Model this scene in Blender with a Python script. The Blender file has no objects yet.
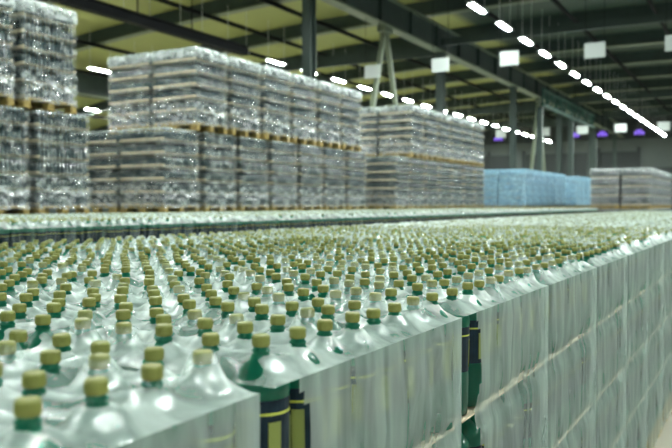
import bpy, math, random
import numpy as np
from mathutils import Vector, Matrix

random.seed(11)
rng = np.random.default_rng(11)
scene = bpy.context.scene
col = scene.collection

# ------------------------------------------------------------------ camera
CAM_Z = 1.72
YAW = math.radians(29.5)
FPX = 760.0
cam_data = bpy.data.cameras.new('camera')
cam = bpy.data.objects.new('camera', cam_data)
col.objects.link(cam)
scene.camera = cam
cam.location = (0, 0, CAM_Z)
cam.rotation_euler = (math.radians(90 - 1.5), 0, YAW)
cam_data.sensor_width = 36
cam_data.lens = 36 * FPX / 672
cam_data.clip_start = 0.05
cam_data.clip_end = 300
cam_data.dof.use_dof = True
cam_data.dof.focus_distance = 2.1
cam_data.dof.aperture_fstop = 4.0

# ------------------------------------------------------------------ world
world = bpy.data.worlds.new('world')
scene.world = world
world.use_nodes = True
wb = world.node_tree.nodes['Background']
wb.inputs[0].default_value = (0.80, 0.95, 0.90, 1)
wb.inputs[1].default_value = 0.11

LAMP_STRENGTH = 260.0
scene.view_settings.view_transform = 'Standard'
scene.view_settings.look = 'None'
scene.view_settings.exposure = 0.93
scene.view_settings.gamma = 1
scene.view_settings.use_curve_mapping = False
scene.cycles.transparent_max_bounces = 24
scene.cycles.max_bounces = 7
scene.cycles.diffuse_bounces = 3
scene.cycles.glossy_bounces = 3
scene.cycles.transmission_bounces = 3
scene.cycles.sample_clamp_indirect = 4
scene.cycles.caustics_reflective = False
scene.cycles.caustics_refractive = False

# ------------------------------------------------------------------ materials
def new_mat(name):
    m = bpy.data.materials.new(name)
    m.use_nodes = True
    nt = m.node_tree
    nt.nodes.clear()
    out = nt.nodes.new('ShaderNodeOutputMaterial')
    return m, nt, out

def pbr(name, colr, rough=0.5, metal=0.0, var=0.0, scale=6.0, bump=0.0, spec=0.5, stretch=None):
    m, nt, out = new_mat(name)
    b = nt.nodes.new('ShaderNodeBsdfPrincipled')
    b.inputs['Base Color'].default_value = (*colr, 1)
    b.inputs['Roughness'].default_value = rough
    b.inputs['Metallic'].default_value = metal
    b.inputs['Specular IOR Level'].default_value = spec
    nt.links.new(b.outputs[0], out.inputs[0])
    if var or bump:
        tc = nt.nodes.new('ShaderNodeTexCoord')
        mp = nt.nodes.new('ShaderNodeMapping')
        if stretch: mp.inputs['Scale'].default_value = stretch
        nz = nt.nodes.new('ShaderNodeTexNoise')
        nz.inputs['Scale'].default_value = scale
        nz.inputs['Detail'].default_value = 4
        nt.links.new(tc.outputs['Object'], mp.inputs[0])
        nt.links.new(mp.outputs[0], nz.inputs[0])
        if var:
            r = nt.nodes.new('ShaderNodeValToRGB')
            r.color_ramp.elements[0].position = 0.3
            r.color_ramp.elements[1].position = 0.7
            r.color_ramp.elements[0].color = (*[c * (1 - var) for c in colr], 1)
            r.color_ramp.elements[1].color = (*[min(1, c * (1 + var)) for c in colr], 1)
            nt.links.new(nz.outputs[0], r.inputs[0])
            nt.links.new(r.outputs[0], b.inputs['Base Color'])
        if bump:
            bp = nt.nodes.new('ShaderNodeBump')
            bp.inputs['Strength'].default_value = bump
            bp.inputs['Distance'].default_value = 0.02
            nt.links.new(nz.outputs[0], bp.inputs['Height'])
            nt.links.new(bp.outputs[0], b.inputs['Normal'])
    return m

def emis(name, colr, strength):
    m, nt, out = new_mat(name)
    e = nt.nodes.new('ShaderNodeEmission')
    e.inputs[0].default_value = (*colr, 1)
    e.inputs[1].default_value = strength
    nt.links.new(e.outputs[0], out.inputs[0])
    return m

def translucent_plastic(name, colr, tcol, rough=0.12, mixf=0.5):
    m, nt, out = new_mat(name)
    b = nt.nodes.new('ShaderNodeBsdfPrincipled')
    b.inputs['Base Color'].default_value = (*colr, 1)
    b.inputs['Roughness'].default_value = rough
    t = nt.nodes.new('ShaderNodeBsdfTranslucent')
    t.inputs[0].default_value = (*tcol, 1)
    mx = nt.nodes.new('ShaderNodeMixShader')
    mx.inputs[0].default_value = mixf
    nt.links.new(b.outputs[0], mx.inputs[1])
    nt.links.new(t.outputs[0], mx.inputs[2])
    nt.links.new(mx.outputs[0], out.inputs[0])
    return m

def film(name, colr, lo, hi, rough=0.16, scale=14.0, gloss=0.35, stretch=(1, 1, 1), bump=0.5, zmilk=None, taut=False):
    """clear plastic film: part see-through, part milky, part shiny. lo..hi = how much of it blocks the view"""
    m, nt, out = new_mat(name)
    tr = nt.nodes.new('ShaderNodeBsdfTransparent')
    tr.inputs[0].default_value = (0.97, 0.99, 0.98, 1)
    df = nt.nodes.new('ShaderNodeBsdfDiffuse')
    df.inputs[0].default_value = (*colr, 1)
    tl = nt.nodes.new('ShaderNodeBsdfTranslucent')
    tl.inputs[0].default_value = (*colr, 1)
    gl = nt.nodes.new('ShaderNodeBsdfGlossy')
    gl.inputs[0].default_value = (1, 1, 1, 1)
    gl.inputs[1].default_value = rough
    m1 = nt.nodes.new('ShaderNodeMixShader'); m1.inputs[0].default_value = 0.4
    m2 = nt.nodes.new('ShaderNodeMixShader'); m2.inputs[0].default_value = gloss
    m3 = nt.nodes.new('ShaderNodeMixShader')
    nt.links.new(df.outputs[0], m1.inputs[1]); nt.links.new(tl.outputs[0], m1.inputs[2])
    nt.links.new(m1.outputs[0], m2.inputs[1]); nt.links.new(gl.outputs[0], m2.inputs[2])
    tc = nt.nodes.new('ShaderNodeTexCoord')
    mp = nt.nodes.new('ShaderNodeMapping'); mp.inputs['Scale'].default_value = stretch
    nz = nt.nodes.new('ShaderNodeTexNoise')
    nz.inputs['Scale'].default_value = scale
    nz.inputs['Detail'].default_value = 5
    nz.inputs['Distortion'].default_value = 0.8
    nt.links.new(tc.outputs['Object'], mp.inputs[0]); nt.links.new(mp.outputs[0], nz.inputs[0])
    mr = nt.nodes.new('ShaderNodeMapRange')
    mr.inputs['From Min'].default_value = 0.33; mr.inputs['From Max'].default_value = 0.67
    mr.inputs['To Min'].default_value = lo; mr.inputs['To Max'].default_value = hi
    nt.links.new(nz.outputs[0], mr.inputs['Value'])
    fac = mr.outputs[0]
    if zmilk:
        z0, z1, add = zmilk
        sx = nt.nodes.new('ShaderNodeSeparateXYZ')
        nt.links.new(tc.outputs['Object'], sx.inputs[0])
        m4 = nt.nodes.new('ShaderNodeMapRange')
        m4.inputs['From Min'].default_value = z1; m4.inputs['From Max'].default_value = z0
        m4.inputs['To Min'].default_value = 0; m4.inputs['To Max'].default_value = add
        nt.links.new(sx.outputs[2], m4.inputs['Value'])
        ad = nt.nodes.new('ShaderNodeMath'); ad.operation = 'ADD'; ad.use_clamp = True
        nt.links.new(fac, ad.inputs[0]); nt.links.new(m4.outputs[0], ad.inputs[1])
        fac = ad.outputs[0]
    if taut:
        at = nt.nodes.new('ShaderNodeAttribute'); at.attribute_name = 'taut'
        t1 = nt.nodes.new('ShaderNodeMath'); t1.operation = 'MULTIPLY_ADD'
        t1.inputs[1].default_value = -0.8; t1.inputs[2].default_value = 1.0
        t2 = nt.nodes.new('ShaderNodeMath'); t2.operation = 'MULTIPLY'
        nt.links.new(at.outputs['Fac'], t1.inputs[0]); nt.links.new(t1.outputs[0], t2.inputs[0]); nt.links.new(fac, t2.inputs[1])
        fac = t2.outputs[0]
    nt.links.new(fac, m3.inputs[0])
    nt.links.new(tr.outputs[0], m3.inputs[1]); nt.links.new(m2.outputs[0], m3.inputs[2])
    bp = nt.nodes.new('ShaderNodeBump')
    bp.inputs['Strength'].default_value = bump; bp.inputs['Distance'].default_value = 0.01
    nt.links.new(nz.outputs[0], bp.inputs['Height'])
    nt.links.new(bp.outputs[0], gl.inputs['Normal'])
    nt.links.new(m3.outputs[0], out.inputs[0])
    return m

M = {}
M['green'] = translucent_plastic('green_bottle_plastic', (0.006, 0.065, 0.042), (0.09, 0.62, 0.42), 0.10, 0.42)
M['cap'] = pbr('olive_cap_plastic', (0.19, 0.205, 0.045), 0.5)
M['label'] = pbr('navy_label', (0.006, 0.014, 0.022), 0.5, spec=0.15, var=0.5, scale=30)
M['yellow'] = pbr('yellow_label_line', (0.42, 0.46, 0.06), 0.4)
M['olive_print'] = pbr('olive_label_print', (0.16, 0.19, 0.04), 0.4)
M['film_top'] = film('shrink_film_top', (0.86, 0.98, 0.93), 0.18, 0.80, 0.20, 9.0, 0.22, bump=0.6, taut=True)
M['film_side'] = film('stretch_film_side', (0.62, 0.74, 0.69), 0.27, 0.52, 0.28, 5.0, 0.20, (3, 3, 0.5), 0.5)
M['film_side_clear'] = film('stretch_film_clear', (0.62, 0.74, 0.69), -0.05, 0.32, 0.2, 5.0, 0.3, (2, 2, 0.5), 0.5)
M['film_silver'] = film('stretch_film_silver', (0.80, 0.86, 0.86), -0.42, 0.50, 0.15, 8.0, 0.5, (1, 1, 1.8), 1.0, (0.48, 0.62, 0.32))
M['film_cover'] = film('cover_film', (0.82, 0.88, 0.87), 0.15, 0.65, 0.2, 7.0, 0.25, (1, 1, 2.0), 0.6)
M['film_blue'] = film('stretch_film_blue', (0.50, 0.82, 1.0), 0.30, 0.75, 0.25, 6.0, 0.22, (1, 1, 2.0), 0.6)
M['film_grey'] = film('stretch_film_grey', (0.74, 0.76, 0.80), -0.05, 0.50, 0.25, 6.0, 0.3, (1, 1, 2.0), 0.6)
M['clear'] = pbr('clear_water_bottle', (0.028, 0.045, 0.05), 0.10, spec=0.8)
M['bluewater'] = pbr('blue_water_bottle', (0.22, 0.48, 0.75), 0.2)
M['clearcap'] = pbr('pale_bottle_cap', (0.42, 0.48, 0.46), 0.4)
M['card'] = pbr('cardboard', (0.56, 0.47, 0.34), 0.8, var=0.12, scale=4)
M['wood'] = pbr('pallet_wood', (0.30, 0.21, 0.055), 0.75, var=0.3, scale=5, stretch=(1, 8, 8))
M['steel'] = pbr('grey_green_steel', (0.030, 0.048, 0.042), 0.6, var=0.15, scale=2)
M['steel_dark'] = pbr('dark_steel', (0.005, 0.006, 0.007), 0.8, spec=0.2)
M['steel_light'] = pbr('light_steel', (0.15, 0.18, 0.12), 0.5, var=0.15, scale=2)
M['teal'] = pbr('teal_painted_steel', (0.02, 0.09, 0.07), 0.5)
M['floor'] = pbr('concrete_floor', (0.42, 0.40, 0.33), 0.35, var=0.12, scale=1.2)
M['wall'] = pbr('wall_panel', (0.10, 0.12, 0.11), 0.7, var=0.1, scale=0.4)
M['wall_pale'] = pbr('pale_wall_cladding', (0.22, 0.27, 0.23), 0.7, var=0.1, scale=0.4)
M['wall_dark'] = pbr('dark_wall_panel', (0.03, 0.038, 0.038), 0.7)
M['sign'] = pbr('white_sign_board', (0.50, 0.54, 0.52), 0.5)
M['violet'] = emis('violet_screen', (0.22, 0.12, 0.75), 0.7)
M['tube'] = emis('lamp_tube', (0.90, 1.0, 0.95), LAMP_STRENGTH)

def roof_mat():
    m, nt, out = new_mat('roof_sheet')
    b = nt.nodes.new('ShaderNodeBsdfPrincipled')
    b.inputs['Roughness'].default_value = 0.6
    tc = nt.nodes.new('ShaderNodeTexCoord')
    wv = nt.nodes.new('ShaderNodeTexWave')
    wv.bands_direction = 'Y'
    wv.inputs['Scale'].default_value = 1.2
    wv.inputs['Distortion'].default_value = 0
    sp = nt.nodes.new('ShaderNodeSeparateXYZ')
    nt.links.new(tc.outputs['Object'], wv.inputs[0]); nt.links.new(tc.outputs['Object'], sp.inputs[0])
    # lamp uplight put into colour: bright olive left of girder, dark grey green right
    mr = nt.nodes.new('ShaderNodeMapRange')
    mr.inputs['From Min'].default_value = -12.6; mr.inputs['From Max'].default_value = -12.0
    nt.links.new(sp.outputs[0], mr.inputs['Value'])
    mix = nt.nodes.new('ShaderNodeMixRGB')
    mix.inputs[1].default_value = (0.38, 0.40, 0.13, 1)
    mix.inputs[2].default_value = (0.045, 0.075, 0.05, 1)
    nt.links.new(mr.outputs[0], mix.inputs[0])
    m2 = nt.nodes.new('ShaderNodeMixRGB'); m2.blend_type = 'MULTIPLY'
    m2.inputs[0].default_value = 0.25
    nt.links.new(mix.outputs[0], m2.inputs[1]); nt.links.new(wv.outputs[0], m2.inputs[2])
    nt.links.new(m2.outputs[0], b.inputs['Base Color'])
    nt.links.new(b.outputs[0], out.inputs[0])
    return m
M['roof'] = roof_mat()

# ------------------------------------------------------------------ mesh helpers
class MB:
    def __init__(s): s.v = []; s.f = []; s.m = []
    def box(s, c, d, mi=0, rot=None):
        b = len(s.v)
        for dz in (-.5, .5):
            for dx, dy in ((-.5, -.5), (.5, -.5), (.5, .5), (-.5, .5)):
                p = Vector((dx * d[0], dy * d[1], dz * d[2]))
                if rot: p = rot @ p
                s.v.append((p.x + c[0], p.y + c[1], p.z + c[2]))
        for q in ((0, 3, 2, 1), (4, 5, 6, 7), (0, 1, 5, 4), (1, 2, 6, 5), (2, 3, 7, 6), (3, 0, 4, 7)):
            s.f.append(tuple(b + i for i in q)); s.m.append(mi)
    def bar(s, a, b_, w, h, mi=0):
        a = Vector(a); b_ = Vector(b_); d = b_ - a
        r = d.to_track_quat('X', 'Z').to_matrix()
        s.box((a + b_) / 2, (d.length, w, h), mi, r)
    def lathe(s, prof, n, c=(0, 0, 0), mi=None, smooth_close=True):
        b = len(s.v)
        for r, z in prof:
            for k in range(n):
                a = 2 * math.pi * k / n
                s.v.append((c[0] + r * math.cos(a), c[1] + r * math.sin(a), c[2] + z))
        for i in range(len(prof) - 1):
            for k in range(n):
                k2 = (k + 1) % n
                s.f.append((b + i * n + k, b + i * n + k2, b + (i + 1) * n + k2, b + (i + 1) * n + k))
                s.m.append(mi[i] if mi else 0)
        s.f.append(tuple(b + (len(prof) - 1) * n + k for k in range(n))); s.m.append(mi[-1] if mi else 0)
        s.f.append(tuple(b + n - 1 - k for k in range(n))); s.m.append(mi[0] if mi else 0)
    def mesh(s, name, mats, smooth=False):
        me = bpy.data.meshes.new(name)
        me.from_pydata(s.v, [], s.f)
        for m in mats: me.materials.append(m)
        me.polygons.foreach_set('material_index', s.m)
        if smooth:
            me.polygons.foreach_set('use_smooth', [True] * len(s.f))
        me.update()
        return me

def link(name, me, parent=None, loc=(0, 0, 0)):
    o = bpy.data.objects.new(name, me); col.objects.link(o)
    o.location = loc
    if parent: o.parent = parent
    return o

def tag(o, label=None, cat=None, group=None, kind=None):
    if label: o['label'] = label
    if cat: o['category'] = cat
    if group: o['group'] = group
    if kind: o['kind'] = kind
    return o

def np_mesh(name, V, F, mats, mi=None, smooth=True):
    """V (n,3) array, F (k,4) quad array"""
    me = bpy.data.meshes.new(name)
    me.vertices.add(len(V)); me.vertices.foreach_set('co', V.astype(np.float32).ravel())
    me.loops.add(F.size); me.loops.foreach_set('vertex_index', F.astype(np.int32).ravel())
    me.polygons.add(len(F))
    me.polygons.foreach_set('loop_start', np.arange(0, F.size, F.shape[1], dtype=np.int32))
    for m in mats: me.materials.append(m)
    if mi is not None: me.polygons.foreach_set('material_index', mi.astype(np.int32))
    if smooth: me.polygons.foreach_set('use_smooth', np.ones(len(F), dtype=bool))
    me.update(calc_edges=True)
    me.validate()
    return me

def grid_faces(nx, ny, closed_x=False):
    i = np.arange(nx if closed_x else nx - 1); j = np.arange(ny - 1)
    I, J = np.meshgrid(i, j, indexing='ij')
    I2 = (I + 1) % nx
    return np.stack([I * ny + J, I2 * ny + J, I2 * ny + J + 1, I * ny + J + 1], -1).reshape(-1, 4)

def wrinkle(x, y, seed, freq=1.0):
    r = np.random.default_rng(seed)
    t = np.zeros_like(x)
    for k in range(7):
        a = r.uniform(0, math.pi); f = r.uniform(25, 90) * freq; p = r.uniform(0, 6.28)
        w = x * math.cos(a) + y * math.sin(a)
        w2 = -x * math.sin(a) + y * math.cos(a)
        t += (1 - 2 * np.abs(np.sin(w * f * .5 + p + 1.3 * np.sin(w2 * f * .23 + p * 3)))) * r.uniform(.5, 1)
    return t / 4.0

def sstep(t):
    t = np.clip(t, 0, 1); return t * t * (3 - 2 * t)

ORD = ['', 'first', 'second', 'third', 'fourth', 'fifth', 'sixth', 'seventh', 'eighth', 'ninth', 'tenth', 'eleventh', 'twelfth',
       'thirteenth', 'fourteenth', 'fifteenth', 'sixteenth', 'seventeenth', 'eighteenth', 'nineteenth']
def ordn(n):
    if n < 20: return ORD[n]
    t = {2: 'twent', 3: 'thirt', 4: 'fort', 5: 'fift', 6: 'sixt', 7: 'sevent', 8: 'eight', 9: 'ninet'}[n // 10]
    return t + 'ieth' if n % 10 == 0 else t + 'y-' + ORD[n % 10]

def project(x, y, z):
    c, s = math.cos(YAW), math.sin(YAW)
    xr = x * c + y * s; d = -x * s + y * c
    if d < 0.2: return None
    return 336 + FPX * xr / d, 204 + FPX * (CAM_Z - z) / d, d

# ------------------------------------------------------------------ the building
def struct(name, me, loc=(0, 0, 0)):
    return tag(link(name, me, None, loc), kind='structure')

Y0, Y1, X0, X1 = -14.0, 78.0, -46.0, 16.0
RX = -8.0
def roof_z(x): return 10.3 - 0.0024 * (x - RX) ** 2
b = MB(); b.box(((X0 + X1) / 2, (Y0 + Y1) / 2, -0.1), (X1 - X0, Y1 - Y0, 0.2)); struct('floor', b.mesh('floor', [M['floor']]))
xs = np.linspace(X0, X1, 63)
b = MB()
for i, x in enumerate(xs):
    for (y, dz) in ((Y0, 0), (Y1, 0), (Y1, .2), (Y0, .2)):
        b.v.append((x, y, roof_z(x) + dz))
for i in range(len(xs) - 1):
    for k in range(4):
        a, c = i * 4 + k, i * 4 + (k + 1) % 4
        b.f.append((a, c, c + 4, a + 4)); b.m.append(0)
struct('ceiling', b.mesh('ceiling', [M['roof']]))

b = MB()
b.box(((X0 + X1) / 2, Y1 + .1, 4), (X1 - X0, .2, 8), 0)
b.box(((X0 + X1) / 2, Y1 + .1, 9.2), (X1 - X0, .2, 2.4), 1)
for k in range(16):      # dark panels, doors and pilasters on the far wall
    x = -44 + k * 3.7
    b.box((x, Y1 - .05, 3.6), (.35, .2, 7.2), 1)
for x0, x1, h in ((-22, -15.5, 6.8), (-14.3, -10.6, 6.8), (-9.6, -6.9, 5.2), (-30, -23, 6.8), (-40, -31, 6.8)):
    b.box(((x0 + x1) / 2, Y1 - .04, h / 2), (x1 - x0, .12, h), 1)
b.box((5.5, Y1 - .06, 3.4), (21, .16, 6.8), 2)
struct('wall_far', b.mesh('wall_far', [M['wall'], M['wall_dark'], M['wall_pale']]))
b = MB(); b.box((X0 - .1, (Y0 + Y1) / 2, 2.3), (.2, Y1 - Y0, 4.6), 0); struct('wall_left', b.mesh('wall_left', [M['wall']]))

# arched roof ribs across the hall
RIBS = [Y0 + 1.5 + 5.3 * k for k in range(17)]
rib = MB()
seg = np.linspace(X0, X1, 45)
for i in range(len(seg) - 1):
    a, c = seg[i], seg[i + 1]
    za, zc = roof_z(a), roof_z(c)
    rib.bar((a, 0, za - .30), (c, 0, zc - .30), .10, .60, 0)
    rib.bar((a, 0, za - .62), (c, 0, zc - .62), .34, .06, 1)
rib_me = rib.mesh('roof_rib', [M['steel'], M['steel_light']])
for y in RIBS: struct('roof_rib', rib_me, (0, y, 0))
# purlins along the hall
for x in (-42, -38, -34, -30, -26, -22, -19.5, -16.5, -10, -7.2, -4, -1.2, 2, 5, 8, 12):
    b = MB(); b.box((0, (Y0 + Y1) / 2, 0), (.09, Y1 - Y0, .16), 0)
    struct('purlin', b.mesh('purlin', [M['steel_dark']]), (x, 0, roof_z(x) - .75))

# lengthwise girders on columns
def girder(x, ztop, zbot, ys, name='girder'):
    b = MB(); L = Y1 - Y0; ym = (Y0 + Y1) / 2
    b.box((0, ym, (ztop + zbot) / 2), (.12, L, ztop - zbot), 0)
    b.box((0, ym, zbot), (.42, L, .07), 1)
    b.box((0, ym, ztop), (.42, L, .07), 1)
    for k in range(int(L / 2.65)):
        b.box((0, Y0 + 1.5 + 2.65 * k, (ztop + zbot) / 2), (.34, .05, ztop - zbot), 0)
    struct(name, b.mesh(name, [M['steel'], M['steel_light']]), (x, 0, 0))
    c = MB()
    c.box((0, 0, zbot / 2), (.06, .28, zbot), 0)
    for s in (-1, 1): c.box((0, s * .15, zbot / 2), (.30, .04, zbot), 0)
    c.box((0, 0, .02), (.5, .5, .04), 0); c.box((0, 0, zbot - .1), (.4, .4, .06), 0)
    me = c.mesh('steel_column', [M['steel']])
    for y in ys: struct('steel_column', me, (x, y, 0))
GZ = CAM_Z + 6.5
girder(-12.2, GZ + 1.0, GZ, [19.9 + 10.75 * k for k in range(-3, 6)])
girder(-31.0, GZ + .3, GZ - .8, [14.5 + 10.75 * k for k in range(-2, 6)])
# inverted V brace hanging from the girder between two columns
for y in (25.2, 46.7):
    b = MB()
    b.bar((-12.2, y, GZ), (-12.2, y - 2.7, 0.1), .16, .16, 0); b.bar((-12.2, y, GZ), (-12.2, y + 2.7, 0.1), .16, .16, 0)
    b.box((-12.2, y, GZ - .1), (.3, .7, .3), 0)
    struct('column_brace', b.mesh('column_brace', [M['steel_light']]))
# teal lattice walkway girder further back
b = MB()
xw, z0w, z1w, ya, yb = -11.4, 7.5, 8.4, 44.6, 60.0
b.bar((xw, ya, z0w), (xw, yb, z0w), .12, .16); b.bar((xw, ya, z1w), (xw, yb, z1w), .12, .12)
n = 14
for k in range(n):
    y = ya + (yb - ya) * k / n; y2 = ya + (yb - ya) * (k + 1) / n
    b.bar((xw, y, z0w), (xw, y, z1w), .07, .07)
    b.bar((xw, y, z0w if k % 2 else z1w), (xw, y2, z1w if k % 2 else z0w), .07, .07)
struct('lattice_girder', b.mesh('lattice_girder', [M['teal']]))
for y, x in ((44.0, -11.4), (52.0, -11.4), (60, -11.4)):
    b = MB(); b.box((x, y, 3.65), (.3, .3, 7.3)); struct('steel_column', b.mesh('steel_post', [M['steel']]))
# cross beams between the girders (deep dark beams, seen upper left)
for y in (30.6, 52.1, 62.9):
    b = MB()
    b.bar((-31, y, GZ + .1), (-12.2, y, GZ + .1), .16, .5, 0); b.bar((-12.2, y, GZ + .4), (X1, y, GZ + .4), .16, .3, 0)
    struct('cross_beam', b.mesh('cross_beam', [M['steel']]))

# dark duct that carries a service line, upper left
b = MB()
b.box((0, 0, 0), (.24, 16, .22), 0)
b.box((0, 0, .16), (.28, 16, .04), 0)
for k in range(6): b.box((0, -5.6 + 2.2 * k, 1.2), (.03, .03, 2.3), 0)
tag(link('cable_duct', b.mesh('cable_duct', [M['steel_dark']]), None, (-14.6, 11.9, CAM_Z + 4.87)),
    'long dark cable duct hanging above the left stacks at upper left', 'duct')

# hanging lamps in rows
hs = MB(); hs.box((0, 0, .06), (.24, 1.3, .03), 0)
for s in (-1, 1): hs.box((s * .115, 0, .035), (.015, 1.3, .06), 0)
for s in (-1, 1): hs.box((0, s * .6, .9), (.015, .015, 1.6), 0)
hs_me = hs.mesh('lamp_housing', [M['sign']])
tb = MB(); tb.box((0, 0, .02), (.07, 1.08, .04), 0)
tb_me = tb.mesh('lamp_diffuser', [M['tube']])
ROWS = [(-37.5, 'far left'), (-26.1, 'left'), (-18.2, 'second left'), (-7.8, 'right'), (2.6, 'nearest'), (11.5, 'outer right')]
LH = CAM_Z + 6.0
for x, rn in ROWS:
    for k in range(31):
        y = {'left': -8.24, 'second left': -8.6, 'right': -10.2, 'far left': -9.1}.get(rn, -9.6) + 2.74 * k
        e = bpy.data.objects.new('hanging_lamp', None); col.objects.link(e)
        e.location = (x, y, LH)
        p = project(x, y, LH)
        tag(e, 'white strip lamp, %s one from the front of the %s lamp row' % (ordn(k + 1), rn), 'lamp', 'strip lamps in the %s row' % rn)
        link('housing', hs_me, e); link('diffuser', tb_me, e)

# hanging white aisle boards and violet displays
sg = MB(); sg.box((0, 0, 0), (.60, .03, .45), 0)
sg_me = sg.mesh('sign_board', [M['sign']])
ch = MB()
for s in (-1, 1): ch.box((s * .27, 0, .5), (.012, .012, 1), 0)
ch_me = ch.mesh('hanger_wire', [M['steel_dark']])
names = ['rightmost', 'second from right', 'third from right', 'fourth from right', 'leftmost']
SH = CAM_Z + 4.58
def sign(x, y, label, grp, sc=1.0):
    e = bpy.data.objects.new('hanging_sign', None); col.objects.link(e); e.location = (x, y, SH); e.scale = (sc, 1, sc)
    tag(e, label, 'sign', grp)
    link('board', sg_me, e); h = link('hanger', ch_me, e, (0, 0, .2)); h.scale.z = (roof_z(abs(x + 8) - 8 + .3) - .01 - SH - .2) / sc
for (x, n_) in zip((-2.27, -4.5, -7.09, -9.4, -11.9), names):
    sign(x, 23.6, 'blank white board hanging in the nearer sign row, %s of five' % n_, 'blank white boards in the nearer row')
for (x, n_) in zip((-5.3, -7.7, -9.95, -12.3, -15.1), names):
    sign(x, 48.5, 'small blank white board in the farther sign row, %s of five' % n_, 'blank white boards in the farther row', 1.12)
vi = MB()
for k in range(3): vi.box((-.22 + .22 * k, 0, 0), (.17, .05, .20), 0)
vi.box((0, 0, .17), (.34, .05, .11), 0)
vi_me = vi.mesh('violet_display', [M['violet']])
vc = MB(); vc.box((0, .06, .03), (.85, .08, .55), 0)
vr = MB(); vr.box((0, .06, .5), (.04, .04, 1), 0); vr_me = vr.mesh('ceiling_rod', [M['steel_dark']])
vc_me = vc.mesh('display_case', [M['steel_dark']])
for i, x in enumerate((-5.0, -7.4, -9.75, -11.6, -17.0)):
    e = bpy.data.objects.new('hanging_display', None); col.objects.link(e); e.location = (x, 54.0, CAM_Z + 4.72)
    tag(e, 'violet lit display under the roof at the back, %s of five' % names[i], 'display', 'violet displays at the back')
    h = link('ceiling_rod', vr_me, e, (0, 0, .25)); h.scale.z = roof_z(x) - e.location.z - .26
    link('case', vc_me, e); link('lit_panel', vi_me, e, (0, -.01, 0))

# ------------------------------------------------------------------ wooden pallet
def pallet_mesh(w, d, h):
    b = MB()
    n = 6
    for k in range(n):
        b.box((-w / 2 + .05 + k * (w - .10) / (n - 1), 0, h - .011), (.10, d, .022))
    for y in (-d / 2 + .05, 0, d / 2 - .05):
        b.box((0, y, h - .033), (w, .10, .022))
        b.box((0, y, .011), (w, .10, .022))
        for x in (-w / 2 + .07, 0, w / 2 - .07): b.box((x, y, (h - .022) / 2), (.14, .10, h - .066))
    return b.mesh('pallet', [M['wood']])

# ------------------------------------------------------------------ bottle shapes (z = 0 at the cap top)
BH = 0.335
CAPP = [(.0136, -.0185), (.0140, -.016), (.0140, -.003), (.0129, 0)]
BODY = [(.030, -.334), (.046, -.326), (.0485, -.30), (.0485, -.225), (.0465, -.215), (.0465, -.096), (.0482, -.087),
        (.0478, -.077), (.0425, -.063), (.029, -.047), (.017, -.035), (.0126, -.029), (.0150, -.027), (.0150, -.0245), (.0122, -.022), (.0122, -.012)]
def bottle_body_mesh():
    b = MB(); b.lathe(BODY, 24); return b.mesh('bottle', [M['green']], True)
def cap_mesh():
    b = MB(); n = 28
    b.lathe(CAPP, n)
    for k in range(n):     # grip ridges
        a = 2 * math.pi * k / n
        b.box((.0140 * math.cos(a), .0140 * math.sin(a), -.0095), (.0016, .0014, .013), 0, Matrix.Rotation(a, 3, 'Z'))
    return b.mesh('cap', [M['cap']], False)
def label_mesh():
    b = MB()
    pr = [(.0472, -.213), (.0474, -.211), (.0474, -.121), (.0474, -.117), (.0474, -.100), (.0472, -.097)]
    b.lathe(pr, 32, mi=[0, 0, 1, 0, 0, 0])
    for k in range(5):      # olive ornament columns of the printed label
        a = 2 * math.pi * k / 5 + .3
        b.box((.0468 * math.cos(a), .0468 * math.sin(a), -.167), (.0022, .022, .070), 2, Matrix.Rotation(a, 3, 'Z'))
    return b.mesh('label_band', [M['label'], M['yellow'], M['olive_print']], False)
bottle_me, cap_me, label_me = bottle_body_mesh(), cap_mesh(), label_mesh()

def proto(prof, n):
    """vertices and quads of a lathe of (r, z, material) rings"""
    a = 2 * np.pi * np.arange(n) / n
    V = np.concatenate([np.stack([r * np.cos(a), r * np.sin(a), np.full(n, z)], -1) for r, z, m in prof])
    F = []; mi = []
    for i in range(len(prof) - 1):
        for k in range(n):
            k2 = (k + 1) % n
            F.append((i * n + k, i * n + k2, (i + 1) * n + k2, (i + 1) * n + k)); mi.append(prof[i][2])
    return V, np.array(F), np.array(mi)
G, C_, L_, Yl = 0, 1, 2, 3
P_HI = proto([(.046, -.33, G), (.0485, -.30, G), (.0485, -.225, G), (.0472, -.213, L_), (.0474, -.121, Yl), (.0474, -.117, L_), (.0472, -.097, G), (.0482, -.087, G),
              (.0478, -.077, G), (.0425, -.063, G), (.029, -.047, G), (.0155, -.033, G), (.0125, -.0186, G), (.0139, -.0185, C_), (.0141, -.003, C_), (.013, 0, C_), (.0005, 0, C_)], 12)
P_MID = proto([(.0482, -.10, G), (.0478, -.077, G), (.0425, -.063, G), (.027, -.045, G), (.0128, -.030, G), (.0139, -.0185, C_), (.0141, -.002, C_), (.0005, 0, C_)], 8)
P_LO = proto([(.047, -.08, G), (.025, -.044, G), (.0139, -.0185, C_), (.0141, -.001, C_), (.0005, 0, C_)], 6)

class Stuff:
    def __init__(s): s.V = []; s.F = []; s.M = []; s.n = 0
    def add(s, P, pts, zs=1.0):
        V, F, mi = P
        pts = np.asarray(pts, float)
        if not len(pts): return
        k, nv = len(pts), len(V)
        W = V * np.array([1, 1, zs])
        s.V.append((pts[:, None, :] + W[None]).reshape(-1, 3))
        s.F.append((F[None] + (np.arange(k) * nv)[:, None, None] + s.n).reshape(-1, 4))
        s.M.append(np.tile(mi, k)); s.n += k * nv
stuff = Stuff()

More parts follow.
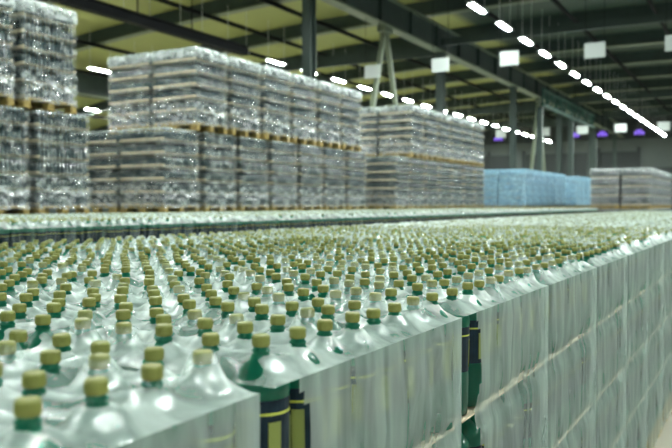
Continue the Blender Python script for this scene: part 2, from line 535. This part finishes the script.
# ------------------------------------------------------------------ low wrapped blocks of green bottles
def film_mesh(name, W, D, H, ztop_rel, bot, cell, seed, side_cell, deck, joints, edge_drop=.070, opening=0, side=None):
    """W along x, D along y; bottle cap tops at z=H; bot = list of (x,y,covered) local; film covers the top and the four sides down to deck"""
    nx, ny = max(4, int(W / cell)), max(4, int(D / cell))
    x = np.linspace(-W / 2, W / 2, nx); y = np.linspace(-D / 2, D / 2, ny)
    X, Y = np.meshgrid(x, y, indexing='ij')
    Z = np.full_like(X, -.047) + .005 * np.sin(X * 9 + seed) * np.cos(Y * 11 + seed * 2)
    near_open = np.full_like(X, 9.); TA = np.full_like(X, 0. if cell < .015 else (-.25 if cell < .03 else -.35))
    for bx, by, cv, hz in bot:
        d = np.hypot(X - bx, Y - by)
        if cv:
            p_ = 0 if cell < .02 else (.003 if cell < .03 else .013)
            z = np.where(d < .0170 + p_, .0025, .0025 - .031 * sstep((d - .0170 - p_) / (.011 + p_)) - .022 * sstep((d - .026 - p_) / .024))
            if cell < .03: TA = np.maximum(TA, (1 if cell < .02 else .45) * (1 - sstep((d - .018) / .014)))
        else:
            z = -.032 - .018 * sstep((d - .018) / .030)
            near_open = np.minimum(near_open, d)
        Z = np.maximum(Z, z + hz)
    r = np.random.default_rng(seed + 5)
    if cell < .035:          # taut folds between neighbouring necks
        for k in range(int(len(bot) * .8)):
            a = bot[r.integers(len(bot))]
            c = [q for q in bot if .02 < math.hypot(q[0] - a[0], q[1] - a[1]) < .16]
            if not c: continue
            c = c[r.integers(len(c))]
            ax, ay, bx, by = a[0], a[1], c[0], c[1]
            L2 = (bx - ax) ** 2 + (by - ay) ** 2
            t = np.clip(((X - ax) * (bx - ax) + (Y - ay) * (by - ay)) / L2, 0, 1)
            d = np.hypot(X - ax - t * (bx - ax), Y - ay - t * (by - ay))
            z0 = -.026 if not (a[2] or c[2]) else -.018
            z = z0 - .012 * np.sin(np.pi * t) - d * 1.0
            Z = np.where(d < .03, np.maximum(Z, z), Z)
        wr = wrinkle(X, Y, seed) * .0065 + wrinkle(X, Y, seed + 1, 2.2) * .0025
        Z = Z + wr * sstep((near_open - .015) / .03)
    e = np.minimum(np.minimum(X + W / 2, W / 2 - X), np.minimum(Y + D / 2, D / 2 - Y))
    f = 1 - sstep(e / .045)
    Z = Z * (1 - f) - edge_drop * f
    V = [np.stack([X, Y, Z + H], -1).reshape(-1, 3)]
    F = [grid_faces(nx, ny)]
    top_n = nx * ny
    # skirt
    nsx, nsy = max(3, int(W / side_cell)), max(3, int(D / side_cell))
    px, py, nxn, nyn, sp = [], [], [], [], []
    R = .03
    for i in range(nsx): px.append(-W / 2 + W * i / nsx); py.append(-D / 2); nxn.append(0); nyn.append(-1); sp.append(px[-1])
    for i in range(nsy): px.append(W / 2); py.append(-D / 2 + D * i / nsy); nxn.append(1); nyn.append(0); sp.append(py[-1])
    for i in range(nsx): px.append(W / 2 - W * i / nsx); py.append(D / 2); nxn.append(0); nyn.append(1); sp.append(px[-1])
    for i in range(nsy): px.append(-W / 2); py.append(D / 2 - D * i / nsy); nxn.append(-1); nyn.append(0); sp.append(py[-1])
    px, py, nxn, nyn, sp = map(np.array, (px, py, nxn, nyn, sp))
    nz = max(4, int((H - edge_drop - deck) / (side_cell * 1.3)))
    zz = np.linspace(H - edge_drop, deck, nz)
    S, ZZ = np.meshgrid(np.arange(len(px)), zz, indexing='ij')
    PX, PY, NX, NY, SP = px[S], py[S], nxn[S], nyn[S], sp[S]
    off = .006 * np.abs(np.sin(SP * math.pi / .105))
    for j in joints: off -= .012 * np.exp(-((ZZ - j) / .03) ** 2)
    if side_cell < .06: off += wrinkle(SP, ZZ * .6, seed + 9, .6) * .006
    else: off += wrinkle(SP, ZZ * .6, seed + 9, .25) * .008
    off *= sstep((H - edge_drop - ZZ) / .06)
    corner = np.minimum(np.abs(np.abs(PX) - W / 2) + np.abs(np.abs(PY) - D / 2), .05) / .05
    VV = np.stack([PX + NX * off * corner, PY + NY * off * corner, ZZ], -1).reshape(-1, 3)
    F2 = grid_faces(len(px), nz, True)[:, ::-1]
    if opening:          # the wrap is torn open at the near corner towards the aisle
        fx = VV[F2].mean(1)
        torn = (fx[:, 2] > H - opening) & (((fx[:, 0] > W / 2 - .02) & (fx[:, 1] < -D / 2 + .10 + .02 * np.sin(fx[:, 2] * 25))) | ((fx[:, 0] > W / 2 - .25) & (fx[:, 1] < -D / 2 + .02)))
        F2 = F2[~torn]
    F2 = F2 + top_n
    V = np.concatenate(V + [VV]); F = np.concatenate([F[0], F2])
    mi = np.concatenate([np.zeros(top_n - nx - ny + 1), np.ones(len(F2))])
    me = np_mesh(name, V, F, [M['film_top'], M[side or 'film_side']], mi)
    at = me.attributes.new('taut', 'FLOAT', 'POINT')
    ta = np.zeros(len(me.vertices), np.float32); ta[:top_n] = TA.ravel()
    at.data.foreach_set('value', ta)
    return me

def sheet_mesh(w, d):
    b = MB(); b.box((0, 0, 0), (w, d, .004)); return b.mesh('layer_sheet', [M['card']])

hero = []          # candidates for bottles built one by one
def block(xedge, ncol, colw, nbx, ystart, ymax, ylen, pitch_y, nby, ztop, dist_hi, block_name, seed0, sidemat):
    pal_h = .142
    layer = (ztop - pal_h) / 4
    zs = layer / .340
    bpx, bpy_ = (colw - .03) / nbx, (ylen) / nby
    pal_me = pallet_mesh(colw - .04, ylen - .01, pal_h)
    sh_me = sheet_mesh(colw - .04, ylen - .01)
    nj = int((ymax - ystart) / pitch_y)
    far_me = {}
    for j in range(nj):
        for i in range(ncol):
            cx = xedge - colw * (i + .5); cy = ystart + pitch_y * j + ylen / 2
            d = math.hypot(cx, cy)
            e = bpy.data.objects.new('pallet_load', None); col.objects.link(e); e.location = (cx, cy, 0)
            tag(e, 'wrapped load, %s from the front, %s column in, %s' % (ordn(j + 1), ordn(i + 1), block_name), 'pallet load',
                'film wrapped pallet loads of the %s' % block_name)
            link('wooden_pallet', pal_me, e)
            for k in range(1, 4): link('layer_sheet', sh_me, e, (0, 0, pal_h + layer * k - .002))
            # bottles of the top layer
            lod = 0 if d < dist_hi else (1 if d < 8 else 2)
            r = np.random.default_rng(seed0 + (i * 97 + j if lod < 2 else (i + j) % 4))
            bl = []
            for a in range(nbx):
                for c in range(nby):
                    jt = .006
                    bx = -colw / 2 + .015 + bpx * (a + .5) + r.uniform(-jt, jt)
                    by = -ylen / 2 + bpy_ * (c + .5) + r.uniform(-jt, jt)
                    cv = r.random() < (.20 if d < 2.2 else (.38 if d < 4.6 else (.60 if d < 8 else .92)))
                    hz = -r.uniform(.0, .010)
                    bl.append((bx, by, cv, hz))
                    hero.append((cx + bx, cy + by, ztop + hz, cv, nbx - 1 - a + i * nbx, c + j * nby, lod, zs, block_name, d))
            W, D = colw - .012, ylen + .006
            joints = [pal_h + layer * k for k in (1, 2, 3)]
            if lod == 0:
                cell = .0085 if d < 2.6 else .0125
                me = film_mesh('film_wrap', W, D, ztop, 0, bl, cell, seed0 + i * 31 + j * 7, .018 if i == 0 else .05, .05, joints, opening={1: .30, 2: 1.2}.get(j, 0) if i == 0 else 0)
            elif lod == 1:
                me = film_mesh('film_wrap', W, D, ztop, 0, bl, .021, seed0 + i * 31 + j * 7, .03 if i == 0 else .1, .05, joints, side=sidemat)
            else:
                key = (i + j) % 4
                if key not in far_me: far_me[key] = film_mesh('film_wrap', W, D, ztop, 0, bl, .034, seed0 + key * 13, .05, .05, joints, side=sidemat)
                me = far_me[key]
            link('film_wrap', me, e)
            # bottles of the lower layers, as far as they stand at the outside
            low = []
            for k in range(1, 4):
                zt = ztop - layer * k - .003
                for a in range(nbx):
                    for c in range(nby):
                        if (i == 0 and a == nbx - 1) or (j == 0 and c == 0) or (i == 0 and a >= nbx - 3 and c in (0, nby - 1) and j < 8):
                            low.append((cx - colw / 2 + .015 + bpx * (a + .5), cy - ylen / 2 + bpy_ * (c + .5), zt))
            stuff.add(P_HI if d < 9 else P_HI, low, zs)
    return nj

block(-.645, 3, 1.06, 10, .098, 27.6, .820, .862, 8, 1.509, 4.6, 'nearest low block', 100, 'film_side')
block(-5.25, 3, 1.24, 12, 3.5, 29.0, .74, .78, 7, 1.59, 0, 'farther low block', 5000, 'film_side_clear')

vis = []
rest = []
for h in hero:
    p = project(h[0], h[1], h[2])
    if p and h[8].startswith('nearest') and -14 < p[0] < 686 and p[1] < 462: vis.append((p[2], h))
    else: rest.append(h)
vis.sort(key=lambda t: t[0])
own = [h for _, h in vis[:300]]
rest += [h for _, h in vis[300:]]
c0 = min(h[5] for h in own)
for h in own:
    x, y, z, cv, a, c, lod, zs, bn, d = h
    o = link('bottle', bottle_me, None, (x, y, z))
    o.rotation_euler = (random.uniform(-.035, .035), random.uniform(-.035, .035), random.uniform(0, 6.28))
    st = 'film covered' if cv else 'bare'
    tag(o, 'green bottle, %s olive cap, %s in from aisle, %s rank from lower left' % (st, ordn(a + 1), ordn(c - c0 + 1)), 'bottle',
        'green bottles in the nearest wrapped block')
    link('cap', cap_me, o)
    if a == 0 or c % 8 in (0, 7): link('label_band', label_me, o)
by = {'hi': [], 'mid': [], 'lo': [], 'mid2': [], 'lo2': []}
for h in rest:
    x, y, z, cv, a, c, lod, zs, bn, d = h
    near = bn.startswith('nearest')
    edge = (a == 0)
    p = (x, y, z)
    if edge or (near and lod == 0): (by['hi'] if near else by['hi'] ).append(p)
    elif d < 12: by['mid'].append(p)
    else: by['lo'].append(p)
stuff.add(P_HI, by['hi']); stuff.add(P_MID, by['mid']); stuff.add(P_LO, by['lo'])
me = np_mesh('packed_bottles', np.concatenate(stuff.V), np.concatenate(stuff.F), [M['green'], M['cap'], M['label'], M['yellow']], np.concatenate(stuff.M))
tag(link('packed_bottles', me), 'all the remaining olive capped green bottles packed in the two low wrapped blocks', 'bottles', None, 'stuff')

# ------------------------------------------------------------------ high stacks of wrapped water bottles
def layer_mesh(W, D, h, r, mats, rows=2):
    """a layer of small bottles; the outer rows, as the inner ones are out of sight"""
    pr = [(r * .9, 0, 0), (r * .95, .01, 0), (r * .95, h * .26, 0), (r * .84, h * .34, 0), (r * .95, h * .42, 0), (r * .9, h * .52, 0), (r * .40, h * .74, 0), (r * .36, h * .88, 1), (r * .36, h, 1), (.001, h, 1)]
    P = proto([(a, z, m) for a, z, m in pr], 8)
    nx, ny = int(W / (2 * r)), int(D / (2 * r))
    pts = []
    for a in range(nx):
        for c in range(ny):
            if min(a, nx - 1 - a, c, ny - 1 - c) < rows:
                pts.append((-W / 2 + W / nx * (a + .5), -D / 2 + D / ny * (c + .5), 0))
    s = Stuff(); s.add(P, pts)
    return np_mesh('bottle_layer', s.V[0], s.F[0], mats, s.M[0])

def tray_mesh(W, D, h, mat):
    b = MB(); t = .004
    b.box((0, 0, .002), (W, D, .004))
    for s in (-1, 1):
        b.box((0, s * (D / 2 - t / 2), h / 2), (W, t, h)); b.box((s * (W / 2 - t / 2), 0, h / 2), (t, D, h * .10))
    return b.mesh('cardboard_tray', [mat])

def wrap_mesh(W, D, z0, H, mat, seed, layer, cell=.045, ph_=.145):
    n = [int(W / cell), int(D / cell)]
    P = []
    for i in range(n[0]): P.append((-W / 2 + W * i / n[0], -D / 2, 0, -1))
    for i in range(n[1]): P.append((W / 2, -D / 2 + D * i / n[1], 1, 0))
    for i in range(n[0]): P.append((W / 2 - W * i / n[0], D / 2, 0, 1))
    for i in range(n[1]): P.append((-W / 2, D / 2 - D * i / n[1], -1, 0))
    P = np.array(P); nz = int((H - z0) / .035)
    zz = np.linspace(z0, H, nz)
    S, ZZ = np.meshgrid(np.arange(len(P)), zz, indexing='ij')
    SP = np.where(np.abs(P[S][..., 2]) > 0, P[S][..., 1], P[S][..., 0])
    off = .024 * np.abs(np.sin((ZZ - ph_) / layer * math.pi)) ** .6 + wrinkle(SP, ZZ, seed, .45) * .018 + .006 * np.abs(np.sin(SP * math.pi / .19))
    off -= .02 * sstep((ZZ - (H - .04)) / .04)
    V = np.stack([P[S][..., 0] + P[S][..., 2] * off, P[S][..., 1] + P[S][..., 3] * off, ZZ], -1).reshape(-1, 3)
    F = grid_faces(len(P), nz, True)
    nx, ny = 22, 22
    X, Y = np.meshgrid(np.linspace(-W / 2, W / 2, nx), np.linspace(-D / 2, D / 2, ny), indexing='ij')
    Z = H + wrinkle(X, Y, seed + 3, .6) * .010
    e = np.minimum(W / 2 - np.abs(X), D / 2 - np.abs(Y)); Z = np.where(e < .01, H, Z)
    V2 = np.stack([X, Y, Z], -1).reshape(-1, 3)
    F2 = grid_faces(nx, ny) + len(V)
    return np_mesh('film_wrap', np.concatenate([V, V2]), np.concatenate([F, F2]), [mat])

TIER = 1.545
def make_kind(W, D, nl, r, filmmat, bodymat, seed):
    ph = .145; H = TIER - ph - .008; lh = H / nl
    k = dict(W=W, D=D, nl=nl, lh=lh, ph=ph)
    k['pal'] = pallet_mesh(W, D, ph)
    k['lay'] = layer_mesh(W - .03, D - .03, lh - .006, r, [bodymat, M['clearcap']])
    k['tray'] = tray_mesh(W - .01, D - .01, .045, M['card'])
    k['wraps'] = [wrap_mesh(W + .004, D + .004, .10, TIER - .004, filmmat, seed + q, lh) for q in range(3)]
    k['cover'] = wrap_mesh(W + .016, D + .016, TIER - .19, TIER + .004, M['film_cover'] if filmmat is M['film_silver'] else filmmat, seed + 50, lh)
    return k
K_SILVER = make_kind(1.06, 0.93, 6, .033, M['film_silver'], M['clear'], 21)
K_BLUE = make_kind(1.08, 1.06, 5, .04, M['film_blue'], M['bluewater'], 41)
K_GREY = make_kind(1.06, 1.06, 4, .045, M['film_grey'], M['clear'], 61)

def load(k, x, y, z, label, group, cat='pallet load', seed=0, cover=False):
    e = bpy.data.objects.new('pallet_load', None); col.objects.link(e); e.location = (x, y, z)
    e.rotation_euler = (0, 0, random.uniform(-.008, .008))
    tag(e, label, cat, group)
    link('wooden_pallet', k['pal'], e)
    for q in range(k['nl']):
        zz = k['ph'] + k['lh'] * q
        jx, jy = random.uniform(-.004, .004), random.uniform(-.004, .004)
        link('cardboard_tray', k['tray'], e, (jx, jy, zz))
        link('bottle_layer', k['lay'], e, (jx, jy, zz + .004))
    link('film_wrap', k['wraps'][seed % 3], e)
    if cover: link('top_cover', k['cover'], e)

TW = ['bottom', 'middle', 'top']
def stack(k, xedge, ncol, tiers, pitch_y, pitch_x, name, what):
    s = 0
    for t, (y0, n) in enumerate(tiers):
        for j in range(n):
            for i in range(ncol):
                s += 1
                load(k, xedge - k['W'] / 2 - pitch_x * i + random.uniform(-.012, .012), y0 + k['D'] / 2 + pitch_y * j + random.uniform(-.015, .015), TIER * t,
                     '%s load, %s tier, %s, %s from near end, %s column' % (what, TW[t], name, ordn(j + 1), ordn(i + 1)), 'pallet loads of the %s' % name, seed=s * 7 + j, cover=(t == len(tiers) - 1))
stack(K_SILVER, -9.15, 2, [(5.25, 3), (5.25, 3), (5.0, 3)], 1.11, 1.17, 'leftmost high stack', 'clear wrapped')
stack(K_SILVER, -9.20, 2, [(10.15, 7), (10.15, 7), (11.0, 6)], 1.13, 1.17, 'big middle stack', 'clear wrapped')
stack(K_SILVER, -9.05, 2, [(19.45, 7), (19.45, 7), (20.5, 6)], 1.12, 1.17, 'third high stack', 'clear wrapped')
stack(K_BLUE, -8.17, 3, [(29.4, 6), (29.4, 6)], 1.15, 1.14, 'blue stack', 'blue wrapped')
stack(K_BLUE, -8.10, 2, [(38.3, 4), (38.3, 4)], 1.15, 1.14, 'farther blue stack', 'blue wrapped')
stack(K_GREY, -3.75, 2, [(30.6, 6), (30.6, 6)], 1.15, 1.14, 'grey stack at right', 'grey wrapped')
